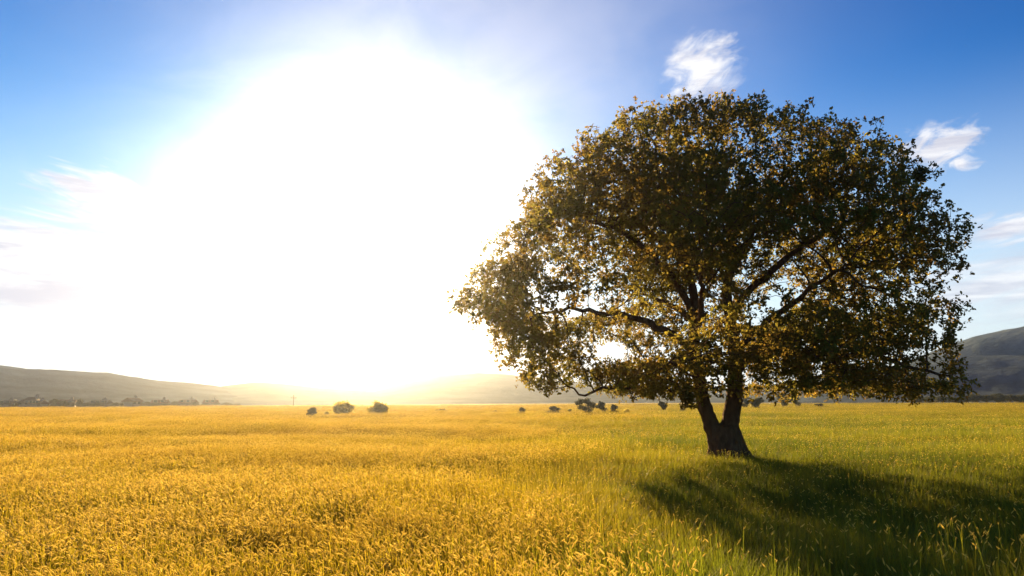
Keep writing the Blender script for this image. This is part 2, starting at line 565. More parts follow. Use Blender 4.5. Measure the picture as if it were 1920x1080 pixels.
for li, (pp, r0, r1, trunk) in enumerate(limbs):
    P3 = [T(*p) for p in pp]
    L = [0]
    for a, b in zip(P3, P3[1:]):
        L.append(L[-1] + (b - a).length)
    n = max(2, int(L[-1] / STEP))
    prev = -1
    if li > 0:
        best = min(range(len(pos)), key=lambda k: (pos[k] - P3[0]).length)
        prev = best
    for k in range(n + 1):
        s_ = L[-1] * k / n
        j = max(i for i in range(len(L)) if L[i] <= s_ + 1e-9)
        j = min(j, len(L) - 2)
        f = (s_ - L[j]) / (L[j + 1] - L[j])
        # Catmull-Rom through the hand-laid points
        p0, p1, p2, p3 = P3[max(j - 1, 0)], P3[j], P3[j + 1], P3[min(j + 2, len(P3) - 1)]
        q = 0.5 * ((2 * p1) + (p2 - p0) * f + (2 * p0 - 5 * p1 + 4 * p2 - p3) * f * f + (3 * p1 - p0 - 3 * p2 + p3) * f ** 3)
        if not trunk and k > 2:
            q = q + Vector([random.gauss(0, 0.03) for _ in range(3)])
        pos.append(q); par.append(prev); prev = len(pos) - 1
        rmin.append((r0 + (r1 - r0) * (k / n) ** 0.8) * (1.0 if trunk else 0.66))
        owner.append(-1 if trunk else li)

# crown outline read as (height -> left, right) in the tree's plane
OUT = [  # py, left px, right px
    (210, 1285, 1350), (222, 1210, 1400), (242, 1140, 1455), (266, 1085, 1525), (296, 1035, 1610), (328, 1002, 1695),
    (370, 975, 1738), (410, 952, 1760), (450, 918, 1800), (490, 890, 1820), (530, 880, 1806), (570, 888, 1795),
    (610, 908, 1790), (650, 930, 1800), (690, 955, 1808), (720, 985, 1815), (742, 1010, 1808), (762, 1040, 1795)]
sec = []
for py, pl, pr in OUT:
    dl, dr_ = ray(pl, py), ray(pr, py)
    al, ar = math.atan2(dl.x, dl.y), math.atan2(dr_.x, dr_.y)
    DT = math.hypot(TB.x, TB.y)
    c0, hw_ = (al + ar) / 2, (ar - al) / 2
    dl_ = DT * math.cos(hw_)
    hor_ = (math.hypot(dl.x, dl.y) + math.hypot(dr_.x, dr_.y)) / 2
    zc = CAM_H + dl_ * (dl.z + dr_.z) / 2 / hor_
    sec.append((zc, DT * math.sin(c0) - TB.x, DT * math.cos(c0) - TB.y, DT * math.sin(hw_)))
sec.sort()
sec = np.array(sec)
oz = sec[:, 0]
ZB, ZT = oz[0], oz[-1]


def crown_depth(p):
    """>0 inside the crown: metres below its surface"""
    z = p[2]
    if z < ZB or z > ZT: return -1
    cx, cy = np.interp(z, oz, sec[:, 1]), np.interp(z, oz, sec[:, 2])
    a = np.interp(z, oz, sec[:, 3])
    u, v = p[0] - cx, p[1] - cy
    if z < 1.70 + 0.22 * math.exp(-((p[0] - 1.0) / 1.6) ** 2) + 0.12 * mn.noise(Vector((p[0] * 0.8, p[1] * 0.8, 0))): return -1
    th = math.atan2(v, u)
    wob = 0.99 + 0.035 * mn.noise(Vector((math.cos(th) * 2.1, math.sin(th) * 2.1, z * 0.55))) + 0.11 * mn.noise(Vector((math.cos(th) * 5, math.sin(th) * 5, z * 1.3)))
    q = math.hypot(u, v) / a / wob
    return min((1 - q) * a, (ZT - z) * 1.4 + 0.05)


att = []
NATT = 25000
while len(att) < NATT:
    p = (random.uniform(-8.5, 8.5), random.uniform(-8.5, 8.5), random.uniform(ZB, ZT))
    d = crown_depth(p)
    if d < 0: continue
    hz = (p[2] - ZB) / (ZT - ZB)
    v = mn.noise(Vector((p[0] * 0.38, p[1] * 0.13, p[2] * 0.95 + 3.3)))
    w = 1.0 if d < 1.3 else 0.55
    if hz > 0.6: w = 1.0 if d < 2.6 else 0.7
    # open hollows in the middle of the crown, where the limbs show
    th = -0.12 if d < 1.0 else (-0.26 if hz > 0.55 else 0.05)
    if 0.26 < hz < 0.55: th += 0.04
    if p[0] > 1.5 and hz < 0.3: th = -0.3; w = 1.0
    if hz > 0.5: th = -0.7 if d < 1.0 else -0.2
    if v < th: continue
    if random.random() > w: continue
    if d < 0.8 and p[2] > 2.2 and random.random() < 0.16:      # sprigs that stand out of the dome
        k = random.uniform(0.02, 0.07)
        p = (p[0] * (1 + k), p[1] * (1 + k), p[2] + (p[2] - 4.5) * k)
    att.append(p)
A = np.array(att)

# space colonisation: twigs grow towards the leaf sites
DI, DK, ST = 2.6, 0.30, 0.20
npos = np.array([tuple(p) for p in pos])
grow_ok = np.array([p.z > 1.5 for p in pos])
nearest = np.full(len(A), -1); nd = np.full(len(A), 1e9)


def upd(idx):
    global nearest, nd
    for s0 in range(0, len(idx), 400):
        ch = idx[s0:s0 + 400]
        D = np.linalg.norm(A[:, None, :] - npos[ch][None, :, :], axis=2)
        j = D.argmin(1); dm = D[np.arange(len(A)), j]
        better = dm < nd
        nd[better] = dm[better]; nearest[better] = np.array(ch)[j[better]]


upd(np.nonzero(grow_ok)[0])
alive = np.ones(len(A), bool)
plist, olist = list(par), list(owner)
for it in range(90):
    alive &= nd > DK
    act = alive & (nd < DI)
    if it > 40: act = alive & (nd < DI * 2)
    if not act.any(): break
    u = A[act] - npos[nearest[act]]
    u /= np.linalg.norm(u, axis=1)[:, None]
    ids, inv = np.unique(nearest[act], return_inverse=True)
    S = np.zeros((len(ids), 3)); np.add.at(S, inv, u)
    S /= (np.linalg.norm(S, axis=1)[:, None] + 1e-9)
    S += rng.normal(0, 0.18, S.shape)
    S /= (np.linalg.norm(S, axis=1)[:, None] + 1e-9)
    new = npos[ids] + S * ST
    # drop growth that lands on an existing node (ties)
    keep = []
    for k, i in enumerate(ids):
        keep.append(True)
    base = len(npos)
    npos = np.vstack([npos, new])
    for i in ids:
        plist.append(int(i))
        olist.append(olist[int(i)])
    upd(np.arange(base, len(npos)))
par = plist; owner = olist
N = len(npos)
nh = len(pos)
# new shoots that start on the trunk get an owner of their own (the hand node they leave from)
for i in range(nh, N):
    if owner[i] == -1:
        owner[i] = 1000 + par[i] if par[i] < nh else owner[par[i]]
kids = [[] for _ in range(N)]
for i, p in enumerate(par):
    if p >= 0: kids[p].append(i)
rad_ = np.zeros(N)
for i in range(N - 1, -1, -1):
    if i >= nh or True:
        rad_[i] = (sum(rad_[k] ** 2.35 for k in kids[i]) + 0.0055 ** 2.35) ** (1 / 2.35)
rad_ = np.minimum(rad_, 0.16)
for i in range(nh):
    rad_[i] = max(rmin[i], 0.0) if owner[i] == -1 else max(rmin[i], min(rad_[i], rmin[i] * 1.3))
for i in range(nh, N):
    rad_[i] = min(rad_[i], rad_[par[i]] * 0.9)

# tubes: each chain follows its thickest child
groups = {}
started = [r for r in range(N) if par[r] < 0]
stack = [(r, None) for r in started]
while stack:
    s0, frm = stack.pop()
    chain = [s0] if frm is None else [frm, s0]
    cur = s0
    while kids[cur]:
        same = [k for k in kids[cur] if owner[k] == owner[s0]]
        oth = [k for k in kids[cur] if owner[k] != owner[s0]]
        for k in oth: stack.append((k, cur))
        if not same: break
        same.sort(key=lambda k: -rad_[k])
        for k in same[1:]: stack.append((k, cur))
        cur = same[0]; chain.append(cur)
    groups.setdefault(owner[s0], []).append((chain, frm is not None))

trunk_mb = MB()
hand_chains = groups.pop(-1)
for ch, att_ in hand_chains:
    rr = [rad_[i] * 0.87 for i in ch]
    if att_: rr[0] = rr[1]
    trunk_mb.tube([npos[i] for i in ch], rr, 14)
# root flare
for k in range(7):
    a = 2 * math.pi * k / 7 + 0.35
    rl = 0.74 if math.cos(a) > 0 else 0.58
    trunk_mb.tube([(0.0 + 0.16 * math.cos(a), 0.16 * math.sin(a), 0.95), (0.34 * math.cos(a), 0.34 * math.sin(a), 0.42),
                   (rl * 0.78 * math.cos(a), rl * 0.78 * math.sin(a), 0.12), (rl * 1.12 * math.cos(a), rl * 1.12 * math.sin(a), -0.12)],
                  [0.20, 0.18, 0.13, 0.08], 8)
tk = trunk_mb.build('trunk', M['bark'], oak, smooth=True)
rm = tk.modifiers.new('join', 'REMESH'); rm.mode = 'VOXEL'; rm.voxel_size = 0.045; rm.use_smooth_shade = True
sm = tk.modifiers.new('soften', 'SMOOTH'); sm.factor = 0.6; sm.iterations = 3
tx = bpy.data.textures.new('bark_relief', 'CLOUDS'); tx.noise_scale = 0.16
dm_ = tk.modifiers.new('relief', 'DISPLACE'); dm_.texture = tx; dm_.strength = 0.07; dm_.texture_coords = 'LOCAL'

small = MB()
for ow, chains in groups.items():
    cnt = sum(len(c) for c, _ in chains)
    big = cnt > 1
    mbr = MB() if big else small
    for ch, att_ in chains:
        if len(ch) < 2: continue
        rr = [rad_[i] for i in ch]
        if att_: rr[0] = min(rr[0], rr[1] * 1.15)
        n = 8 if rr[0] > 0.06 else (5 if rr[0] > 0.02 else 3)
        mbr.tube([npos[i] for i in ch], rr, n, cap=False)
    if big:
        mbr.build('branch', M['bark'], oak, smooth=True)
if small.v:
    small.build('twigs', M['bark'], oak, smooth=True)


def leaf_mesh(P, D, Nn, Ln, Wd):
    """leaves as folded, waisted blades: 8 verts, 4 quads... P base, D along, Nn normal"""
    n = len(P)
    Sd = np.cross(D, Nn)
    Sd /= np.linalg.norm(Sd, axis=1)[:, None] + 1e-9
    Nn = np.cross(Sd, D)
    L = Ln[:, None]; W = Wd[:, None]
    droop = Nn * L * -0.12
    v = np.stack([
        P,
        P + D * L * 0.38 + Sd * W * 0.40 + Nn * W * 0.18,
        P + D * L * 0.40,
        P + D * L * 0.38 - Sd * W * 0.40 + Nn * W * 0.18,
        P + D * L * 0.78 + Sd * W * 0.50 + Nn * W * 0.15 + droop,
        P + D * L * 0.78 + droop,
        P + D * L * 0.78 - Sd * W * 0.50 + Nn * W * 0.15 + droop,
        P + D * L * 1.0 + droop * 2], axis=1).reshape(-1, 3)
    pat = np.array([0, 2, 1, 0, 3, 2, 1, 2, 5, 4, 2, 3, 6, 5, 4, 5, 7, 5, 6, 7])
    cnt = np.array([3, 3, 4, 4, 3, 3])
    loops = (pat[None, :] + (np.arange(n) * 8)[:, None]).ravel()
    return v, loops, np.tile(cnt, n)


def unit(v):
    return v / (np.linalg.norm(v, axis=1)[:, None] + 1e-9)


# leaf rosettes along every thin twig
tips = np.array([i for i in range(nh, N) if rad_[i] < 0.022 and npos[i][2] > 1.3])
dens = np.array([6.4 if not kids[i] else 3.7 for i in tips])
cntr = rng.poisson(dens)
ros = np.repeat(npos[tips], cntr, axis=0)
pdir = unit(npos[tips] - npos[np.array(par)[tips]])
pd_ = np.repeat(pdir, cntr, axis=0)
ros = ros + rng.normal(0, 0.085, ros.shape)
axis = unit(pd_ + rng.normal(0, 0.6, ros.shape) + np.array([0, 0, 0.35]))
K = 6
Pq = np.repeat(ros, K, axis=0) + rng.normal(0, 0.02, (len(ros) * K, 3))
Dq = unit(np.repeat(axis, K, axis=0) * 0.55 + rng.normal(0, 0.62, (len(ros) * K, 3)))
Nq = unit(rng.normal(0, 0.7, Dq.shape) + np.array([0, 0, 0.8]))
Ln = rng.uniform(0.055, 0.098, len(Pq)); Wd = Ln * rng.uniform(0.5, 0.65, len(Pq))
lv, ll, lc = leaf_mesh(Pq, Dq, Nq, Ln, Wd)
me = mesh_np('crown', lv, ll, lc)
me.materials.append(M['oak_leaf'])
crown = bpy.data.objects.new('crown', me)
col.objects.link(crown)
crown.parent = oak
print('TREE nodes', N, 'leaves', len(Pq), 'branches', len(groups))


# ------------------------------------------------------------------ smaller trees, bushes
def make_tree(name, seed, h=1.0, w=1.0, trunk_h=0.2, leaves=5000, leaf=0.03, mat='far_leaf', bush=False):
    """unit-sized tree: crown of leaf faces in clumps on a branching trunk"""
    rg = np.random.default_rng(seed)
    root = empty(name, (0, 0, 0))
    t = MB()
    cl_ = []
    nc = 11 if bush else (15 if trunk_h > 0.15 else 40)
    cz = (trunk_h + 1) / 2; hz_ = (1 - trunk_h) / 2
    while len(cl_) < nc:
        p = rg.uniform(-1, 1, 3)
        if np.linalg.norm(p) > 1: continue
        if bush: p[2] = abs(p[2]) * 2 - 1
        cl_.append((p[0] * w * 0.43, p[1] * w * 0.43, cz + p[2] * hz_ * (0.66 + 0.3 * rg.random()), rg.uniform(0.07, 0.19) * min(w, 1.2)))
    t.tube([(0, 0, -0.05), (0.01, 0, trunk_h * 0.6), (0, 0.01, trunk_h + 0.15), (0.01, 0.0, 0.75)], [0.045, 0.034, 0.025, 0.008], 7)
    for c_ in cl_:
        z0 = min(c_[2] * 0.7, trunk_h + 0.35 * rg.random())
        t.tube([(0, 0, z0), (c_[0] * 0.5, c_[1] * 0.5, (z0 + c_[2]) / 2), c_[:3]], [0.014, 0.009, 0.004], 4, cap=False)
    t.build('trunk', M['wood'], root)
    per = leaves // nc
    Pp = []
    for c_ in cl_:
        q = unit(rg.normal(0, 1, (per, 3))) * (rg.random(per) ** 0.45)[:, None] * c_[3] * np.array([1.15, 1.15, 0.8])
        Pp.append(q + np.array(c_[:3]))
    Pp = np.vstack(Pp)
    Pp[:, 2] = np.maximum(Pp[:, 2], 0.01)
    Dd = unit(rg.normal(0, 1, Pp.shape)); Nn_ = unit(rg.normal(0, 1, Pp.shape))
    Ll = rg.uniform(0.7, 1.3, len(Pp)) * leaf
    v, l, c = leaf_mesh(Pp, Dd, Nn_, Ll, Ll * 0.7)
    me = mesh_np('crown', v, l, c)
    me.materials.append(M[mat])
    o = bpy.data.objects.new('crown', me)
    col.objects.link(o)
    o.parent = root
    return root


protos = {}


def place(kind, px, py, hpx, wpx, label, cat, group, zoff=0.0, dist=None, rz=None):
    """stand a tree on the ground where its foot is seen, or at a given distance along that direction"""
    if dist is None:
        p = on_ground(px, py, zoff)
        dist = p.y
    else:
        d = ray(px, py)
        p = Vector((d.x / d.y * dist, dist, 0))
    H = hpx * dist / FPX + zoff
    W = wpx * dist / FPX
    pr = protos[kind]
    if pr['used']:
        o = copy_tree(pr['o'])
    else:
        o = pr['o']; pr['used'] = True
    o.location = (p.x, p.y, 0)
    o.rotation_euler = (0, 0, random.uniform(0, 6.28) if rz is None else rz)
    o.scale = (W / pr['w'], W / pr['w'], H)
    return tag(o, label, cat, group)


for kname, nm, sd_, w_, th_, lv_, lf_, mt_, bu_ in [
        ('round', 'field_tree', 1, 1.0, 0.0, 6500, 0.055, 'bush_leaf', False),
        ('round2', 'field_tree', 2, 1.05, 0.0, 6500, 0.055, 'bush_leaf', False),
        ('spread', 'field_tree', 3, 1.2, 0.22, 5500, 0.05, 'far_leaf', False),
        ('spread2', 'field_tree', 4, 1.15, 0.18, 5500, 0.05, 'far_leaf', False),
        ('bush', 'bush', 5, 1.1, 0.02, 3000, 0.09, 'bush_leaf', True),
        ('bush2', 'bush', 6, 1.2, 0.02, 3000, 0.09, 'far_leaf', True),
        ('row', 'village_tree', 7, 1.0, 0.02, 3000, 0.08, 'far_leaf', False),
        ('row2', 'village_tree', 8, 1.1, 0.0, 3000, 0.08, 'far_leaf', False),
        ('wood', 'woodland_tree', 9, 1.0, 0.06, 3500, 0.06, 'far_leaf', False),
        ('wood2', 'woodland_tree', 10, 1.0, 0.04, 3500, 0.06, 'far_leaf', False)]:
    o = make_tree(nm, sd_, 1.0, w_, th_, lv_, lf_, mt_, bu_)
    protos[kname] = {'o': o, 'used': False, 'w': w_ * 0.98}

GZ = 0.35
FT = 'trees and bushes scattered at the far edge of the meadow'
place('spread', 583, 781, 17, 24, 'small dark leaning tree left of the two round golden trees', 'tree', FT, GZ)
place('bush', 612, 778, 8, 16, 'tiny pale bush between the small leaning tree and the big round tree', 'bush', FT, GZ)
place('round', 642, 778, 28, 42, 'tallest round golden tree left of centre in the sun glow', 'tree', FT, GZ)
place('round2', 709, 778, 26, 42, 'square-topped golden tree right of the tallest round one', 'tree', FT, GZ)
place('bush2', 828, 774, 7, 34, 'long low flat bush right of the two golden trees', 'bush', FT, GZ)
place('bush', 803, 774, 4, 10, 'tiny tuft of bush just left of the long low flat bush', 'bush', FT, GZ)
place('bush', 895, 773, 5, 12, 'first small yellow bush left of the oak crown', 'bush', FT, GZ)
place('bush2', 929, 773, 4, 12, 'second small yellow bush left of the oak crown', 'bush', FT, GZ)
place('bush2', 979, 773, 9, 20, 'rounded brown bush under the left tip of the oak crown', 'bush', FT, GZ)
place('bush2', 1038, 772, 10, 32, 'wide low brown bush under the lowest hanging oak bough', 'bush', FT, GZ)
place('bush', 1070, 771, 5, 18, 'low scrap of bush left of the tall bushy tree', 'bush', FT, GZ)
place('spread', 1098, 773, 26, 36, 'tallest bushy tree left of the oak trunk', 'tree', FT, GZ)
place('spread2', 1129, 772, 20, 22, 'slim round-headed tree right of the tallest bushy tree', 'tree', FT, GZ)
place('bush2', 1152, 773, 14, 24, 'dense brown bush right of the slim round-headed tree', 'bush', FT, GZ)
place('bush', 1174, 773, 7, 18, 'low end of the brown bush clump, its rightmost piece', 'bush', FT, GZ)
place('spread2', 1241, 769, 17, 20, 'small purple tree nearest the oak trunk on its left', 'tree', FT, GZ)
place('bush2', 1280, 769, 4, 14, 'flat little bush just left of the oak trunk', 'bush', FT, GZ)
place('spread', 1394, 764, 18, 22, 'small tree touching the right edge of the oak trunk', 'tree', FT, GZ)
place('spread2', 1423, 765, 20, 30, 'round dark tree just right of the oak trunk', 'tree', FT, GZ)
place('spread', 1470, 763, 25, 32, 'wide dark tree of the close pair right of the oak trunk', 'tree', FT, GZ)
place('spread2', 1493, 763, 22, 20, 'narrower dark tree of the close pair right of the oak trunk', 'tree', FT, GZ)
place('bush2', 1536, 762, 5, 26, 'low flat bush under the right side of the oak crown', 'bush', FT, GZ)

ORD = ['first', 'second', 'third', 'fourth', 'fifth', 'sixth', 'seventh', 'eighth', 'ninth', 'tenth', 'eleventh', 'twelfth', 'thirteenth',
       'fourteenth', 'fifteenth', 'sixteenth', 'seventeenth', 'eighteenth', 'nineteenth', 'twentieth', 'twenty-first', 'twenty-second',
       'twenty-third', 'twenty-fourth', 'twenty-fifth', 'twenty-sixth', 'twenty-seventh', 'twenty-eighth', 'twenty-ninth', 'thirtieth']
vt = [(6, 12, 24), (22, 15, 26), (34, 10, 20), (84, 10, 20), (101, 17, 18), (118, 13, 20), (134, 9, 18), (149, 16, 14), (163, 10, 20), (180, 9, 22),
      (198, 11, 20), (216, 9, 18), (232, 10, 20), (262, 9, 20), (276, 10, 18), (292, 9, 20), (310, 8, 18), (328, 11, 16), (346, 11, 18), (366, 10, 16),
      (384, 7, 20), (404, 8, 20), (424, 8, 20), (444, 6, 18)]
hor = lambda px: 762.5 - px * 0.0055
for i, (px, h_, w_) in enumerate(vt):
    place(['row', 'row2'][i % 2], px, hor(px), h_, w_, ORD[i] + ' tree from the left in the dark tree row of the far village', 'tree',
          'trees of the far village along the left horizon', 0, dist=220 + 16 * random.random())
for i, px in enumerate([1722, 1744, 1768, 1792, 1812, 1832, 1850, 1872, 1893, 1914, 1936, 1960]):
    h_ = [14, 15, 16, 14, 16, 20, 18, 21, 19, 18, 20, 19][i]
    place(['wood', 'wood2'][i % 2], px, 752, h_, 28, ORD[i] + ' tree from the left in the dark wood edge below the right slope', 'tree',
          'woodland edge at the foot of the right hill', 0, dist=196 + 7 * random.random())
for k_, v_ in protos.items():
    if not v_['used']:
        print('UNUSED', k_)


# ------------------------------------------------------------------ village houses and poles
def house(px, w, d, hw, hr, rz, dist, wall, roof, hip, label, nwin=3):
    dr = ray(px, 760)
    root = empty('house', (dr.x / dr.y * dist, dist, 0), rz)
    tag(root, label, 'house', 'houses of the far village')
    m = MB(); m.box(-w / 2, w / 2, -d / 2, d / 2, -0.3, hw)
    if not hip:
        for sx in (-1, 1):
            x = sx * w / 2
            m.add([(x, -d / 2, hw), (x, d / 2, hw), (x, 0, hw + hr), (x - sx * 0.3, -d / 2, hw), (x - sx * 0.3, d / 2, hw), (x - sx * 0.3, 0, hw + hr)],
                  [(0, 1, 2), (5, 4, 3), (0, 2, 5, 3), (2, 1, 4, 5)])
    m.build('wall', M[wall], root)
    r = MB()
    ov = 0.5
    k = w / 2 + ov; dd = d / 2 + ov
    hx = max(0.3, w / 2 - d / 2) if hip else k
    z0 = hw - 0.12
    r.add([(-k, -dd, z0), (k, -dd, z0), (k, dd, z0), (-k, dd, z0), (-hx, 0, hw + hr + 0.1), (hx, 0, hw + hr + 0.1),
           (-k, -dd, z0 - 0.18), (k, -dd, z0 - 0.18), (k, dd, z0 - 0.18), (-k, dd, z0 - 0.18)],
          [(0, 1, 5, 4), (2, 3, 4, 5), (1, 2, 5), (3, 0, 4), (6, 7, 1, 0), (7, 8, 2, 1), (8, 9, 3, 2), (9, 6, 0, 3), (9, 8, 7, 6)])
    rf = r.build('roof', M[roof], root)
    c = MB(); c.box(w * 0.2, w * 0.2 + 0.7, -0.35, 0.35, hw + hr * 0.4, hw + hr + 0.9)
    c.build('chimney', M['plaster_grey'], rf)
    for k in range(nwin):
        x = -w / 2 + w * (k + 0.5) / nwin
        f = MB(); f.box(x - 0.6, x + 0.6, -d / 2 - 0.05, -d / 2 + 0.05, 1.0, 2.3)
        fo = f.build('window', M['plaster'], root)
        gl = MB(); gl.box(x - 0.5, x + 0.5, -d / 2 - 0.07, -d / 2 - 0.052, 1.1, 2.2)
        gl.build('pane', M['glass'], fo)
    dm = MB(); dm.box(w * 0.34, w * 0.34 + 1.0, -d / 2 - 0.04, -d / 2 + 0.03, 0, 2.1)
    dm.build('door', M['wood'], root)


house(58, 6.5, 4.6, 1.8, 1.6, 0.1, 227, 'plaster_grey', 'roof_dark', True, 'wide house with broad dark hipped roof, tallest of the far village')
house(72, 3.7, 3.4, 1.5, 0.8, -0.2, 223, 'plaster', 'roof_tile', False, 'small pale-walled house right of the wide hipped-roof house')
house(127, 4.0, 3.4, 1.6, 0.9, 0.3, 230, 'plaster_grey', 'roof_tile', False, 'low grey house among the trees right of the wide hipped-roof house', 2)
house(188, 5.1, 3.4, 1.5, 0.8, 0.0, 227, 'plaster_grey', 'roof_dark', False, 'long low dark-roofed house left of the pale gabled house')
house(248, 3.7, 3.4, 2.1, 0.9, 1.3, 224, 'plaster', 'roof_tile', False, 'pale gabled house in the middle of the village tree row', 2)
house(300, 4.0, 3.1, 1.5, 0.8, 0.2, 228, 'plaster', 'roof_tile', False, 'small tiled house right of the pale gabled house', 2)
house(352, 4.3, 3.4, 1.5, 0.8, -0.1, 228, 'plaster_grey', 'roof_tile', False, 'low house in the right half of the village row', 2)
house(395, 3.4, 3.1, 1.5, 0.7, 0.2, 228, 'plaster', 'roof_tile', False, 'rightmost pale house at the thin end of the village row', 2)
house(14, 3.4, 3.1, 1.5, 0.9, 0.1, 226, 'plaster_grey', 'roof_dark', False, 'dark house at the left edge of the photo among village trees', 2)


def pole(px, hpx, dist, label, arm=True):
    dr = ray(px, 760)
    root = empty('utility_pole', (dr.x / dr.y * dist, dist, 0))
    tag(root, label, 'pole', 'poles in the far field')
    H = hpx * dist / FPX
    m = MB(); m.tube([(0, 0, -0.2), (0, 0, H * 0.5), (0, 0, H)], [0.16, 0.14, 0.11], 8)
    m.build('post', M['wood'], root)
    if arm:
        m = MB(); m.box(-0.8, 0.8, -0.06, 0.06, H - 0.9, H - 0.75)
        for x in (-0.7, 0, 0.7): m.tube([(x, 0, H - 0.75), (x, 0, H - 0.5)], [0.05, 0.03], 6)
        m.build('crossarm', M['wood'], root)


pole(550, 22, 200, 'thin tall pole standing alone left of the round golden trees')
pole(241, 14, 225, 'short pole rising out of the village row beside the pale gabled house')

# ------------------------------------------------------------------ grass
gcol = bpy.data.collections.new('grass_clumps')      # sources only: not linked into the scene


def strip(vs, fs, base, d, up_h, lean, width, segs=3, curl=1.6):
    """one blade: a tapered bent strip"""
    b0 = len(vs)
    side = np.array([-d[1], d[0], 0.0])
    for k in range(segs + 1):
        t = k / segs
        p = base + np.array([0, 0, up_h]) * (t - 0.18 * lean * t ** 3) + np.array([d[0], d[1], 0]) * lean * up_h * t ** curl
        w = width * (1 - t) ** 0.7
        if k < segs:
            vs.append(p - side * w); vs.append(p + side * w)
        else:
            vs.append(p)
    for k in range(segs - 1):
        a = b0 + 2 * k
        fs.append((a, a + 1, a + 3, a + 2))
    a = b0 + 2 * (segs - 1)
    fs.append((a, a + 1, a + 2))


def clump(i, name, blades, rad_c, hmin, hmax, width, lean, heads, rg):
    vs, fs, mi = [], [], []
    for k in range(blades):
        a = rg.uniform(0, 6.283); r_ = rad_c * math.sqrt(rg.random())
        ph = rg.uniform(0, 6.283)
        d = np.array([math.cos(ph), math.sin(ph)]) + np.array([-0.25, 0.0])
        d /= np.linalg.norm(d)
        # blades are 3D-oriented: half of them face along, half across their lean
        n0 = len(fs)
        strip(vs, fs, np.array([r_ * math.cos(a), r_ * math.sin(a), 0]), d, rg.uniform(hmin, hmax), abs(rg.normal(lean, 0.2)), width * rg.uniform(0.7, 1.3))
        mi += [0] * (len(fs) - n0)
    for k in range(heads):
        a = rg.uniform(0, 6.283); r_ = rad_c * math.sqrt(rg.random())
        base = np.array([r_ * math.cos(a), r_ * math.sin(a), 0.0])
        ph = rg.normal(math.pi, 1.1)
        d = np.array([math.cos(ph), math.sin(ph), 0.0])
        H = rg.uniform(hmax * 0.85, hmax * 1.25)
        ln = abs(rg.normal(0.22, 0.12))
        side = np.array([-d[1], d[0], 0.0])
        n0 = len(fs)
        prev = None
        for t in (0, 0.5, 1.0):
            p = base + np.array([0, 0, H * t]) + d * ln * H * t ** 2
            w = 0.0022
            b0 = len(vs)
            vs.append(p - side * w); vs.append(p + side * w)
            if prev is not None: fs.append((prev, prev + 1, b0 + 1, b0))
            prev = b0
        mi += [0] * (len(fs) - n0)
        top = base + np.array([0, 0, H]) + d * ln * H
        ax = np.array([0, 0, 1.0]) * rg.uniform(0.3, 1.0) + d * rg.uniform(0.4, 1.1)
        ax /= np.linalg.norm(ax)
        Lh = rg.uniform(0.035, 0.068) * (1.0 if heads > 20 else 0.75); wh = Lh * rg.uniform(0.08, 0.12)
        e1 = np.cross(ax, side); e1 /= np.linalg.norm(e1)
        n0 = len(fs)
        for q in range(3):
            an = math.pi * q / 3
            e = e1 * math.cos(an) + np.cross(ax, e1) * math.sin(an)
            b0 = len(vs)
            vs += [top, top + ax * Lh * 0.35 + e * wh, top + ax * Lh * 0.75 + e * wh * 0.7, top + ax * Lh, top + ax * Lh * 0.75 - e * wh * 0.7, top + ax * Lh * 0.35 - e * wh]
            fs.append((b0, b0 + 1, b0 + 2, b0 + 3, b0 + 4, b0 + 5))
        mi += [1] * (len(fs) - n0)
    me = bpy.data.meshes.new(name)
    me.from_pydata([tuple(v) for v in vs], [], fs)
    me.materials.append(M['blade']); me.materials.append(M['seed'])
    me.polygons.foreach_set('material_index', np.array(mi, dtype=np.int32))
    me.update()
    o = bpy.data.objects.new('clump_%02d' % i, me)
    gcol.objects.link(o)


rg = np.random.default_rng(21)
NV = 15
for i in range(5):      # 0-4 green leafy clumps
    clump(i, 'leafy_grass', 105, 0.34, 0.18, 0.42, 0.004, 0.35, 2, rg)
for i in range(5, 10):  # 5-9 clumps thick with seed heads
    clump(i, 'seeding_grass', 72, 0.34, 0.22, 0.44, 0.0036, 0.3, 40, rg)
for i in range(10, 15):  # 10-14 mixed
    clump(i, 'mixed_grass', 85, 0.34, 0.20, 0.43, 0.004, 0.35, 8, rg)

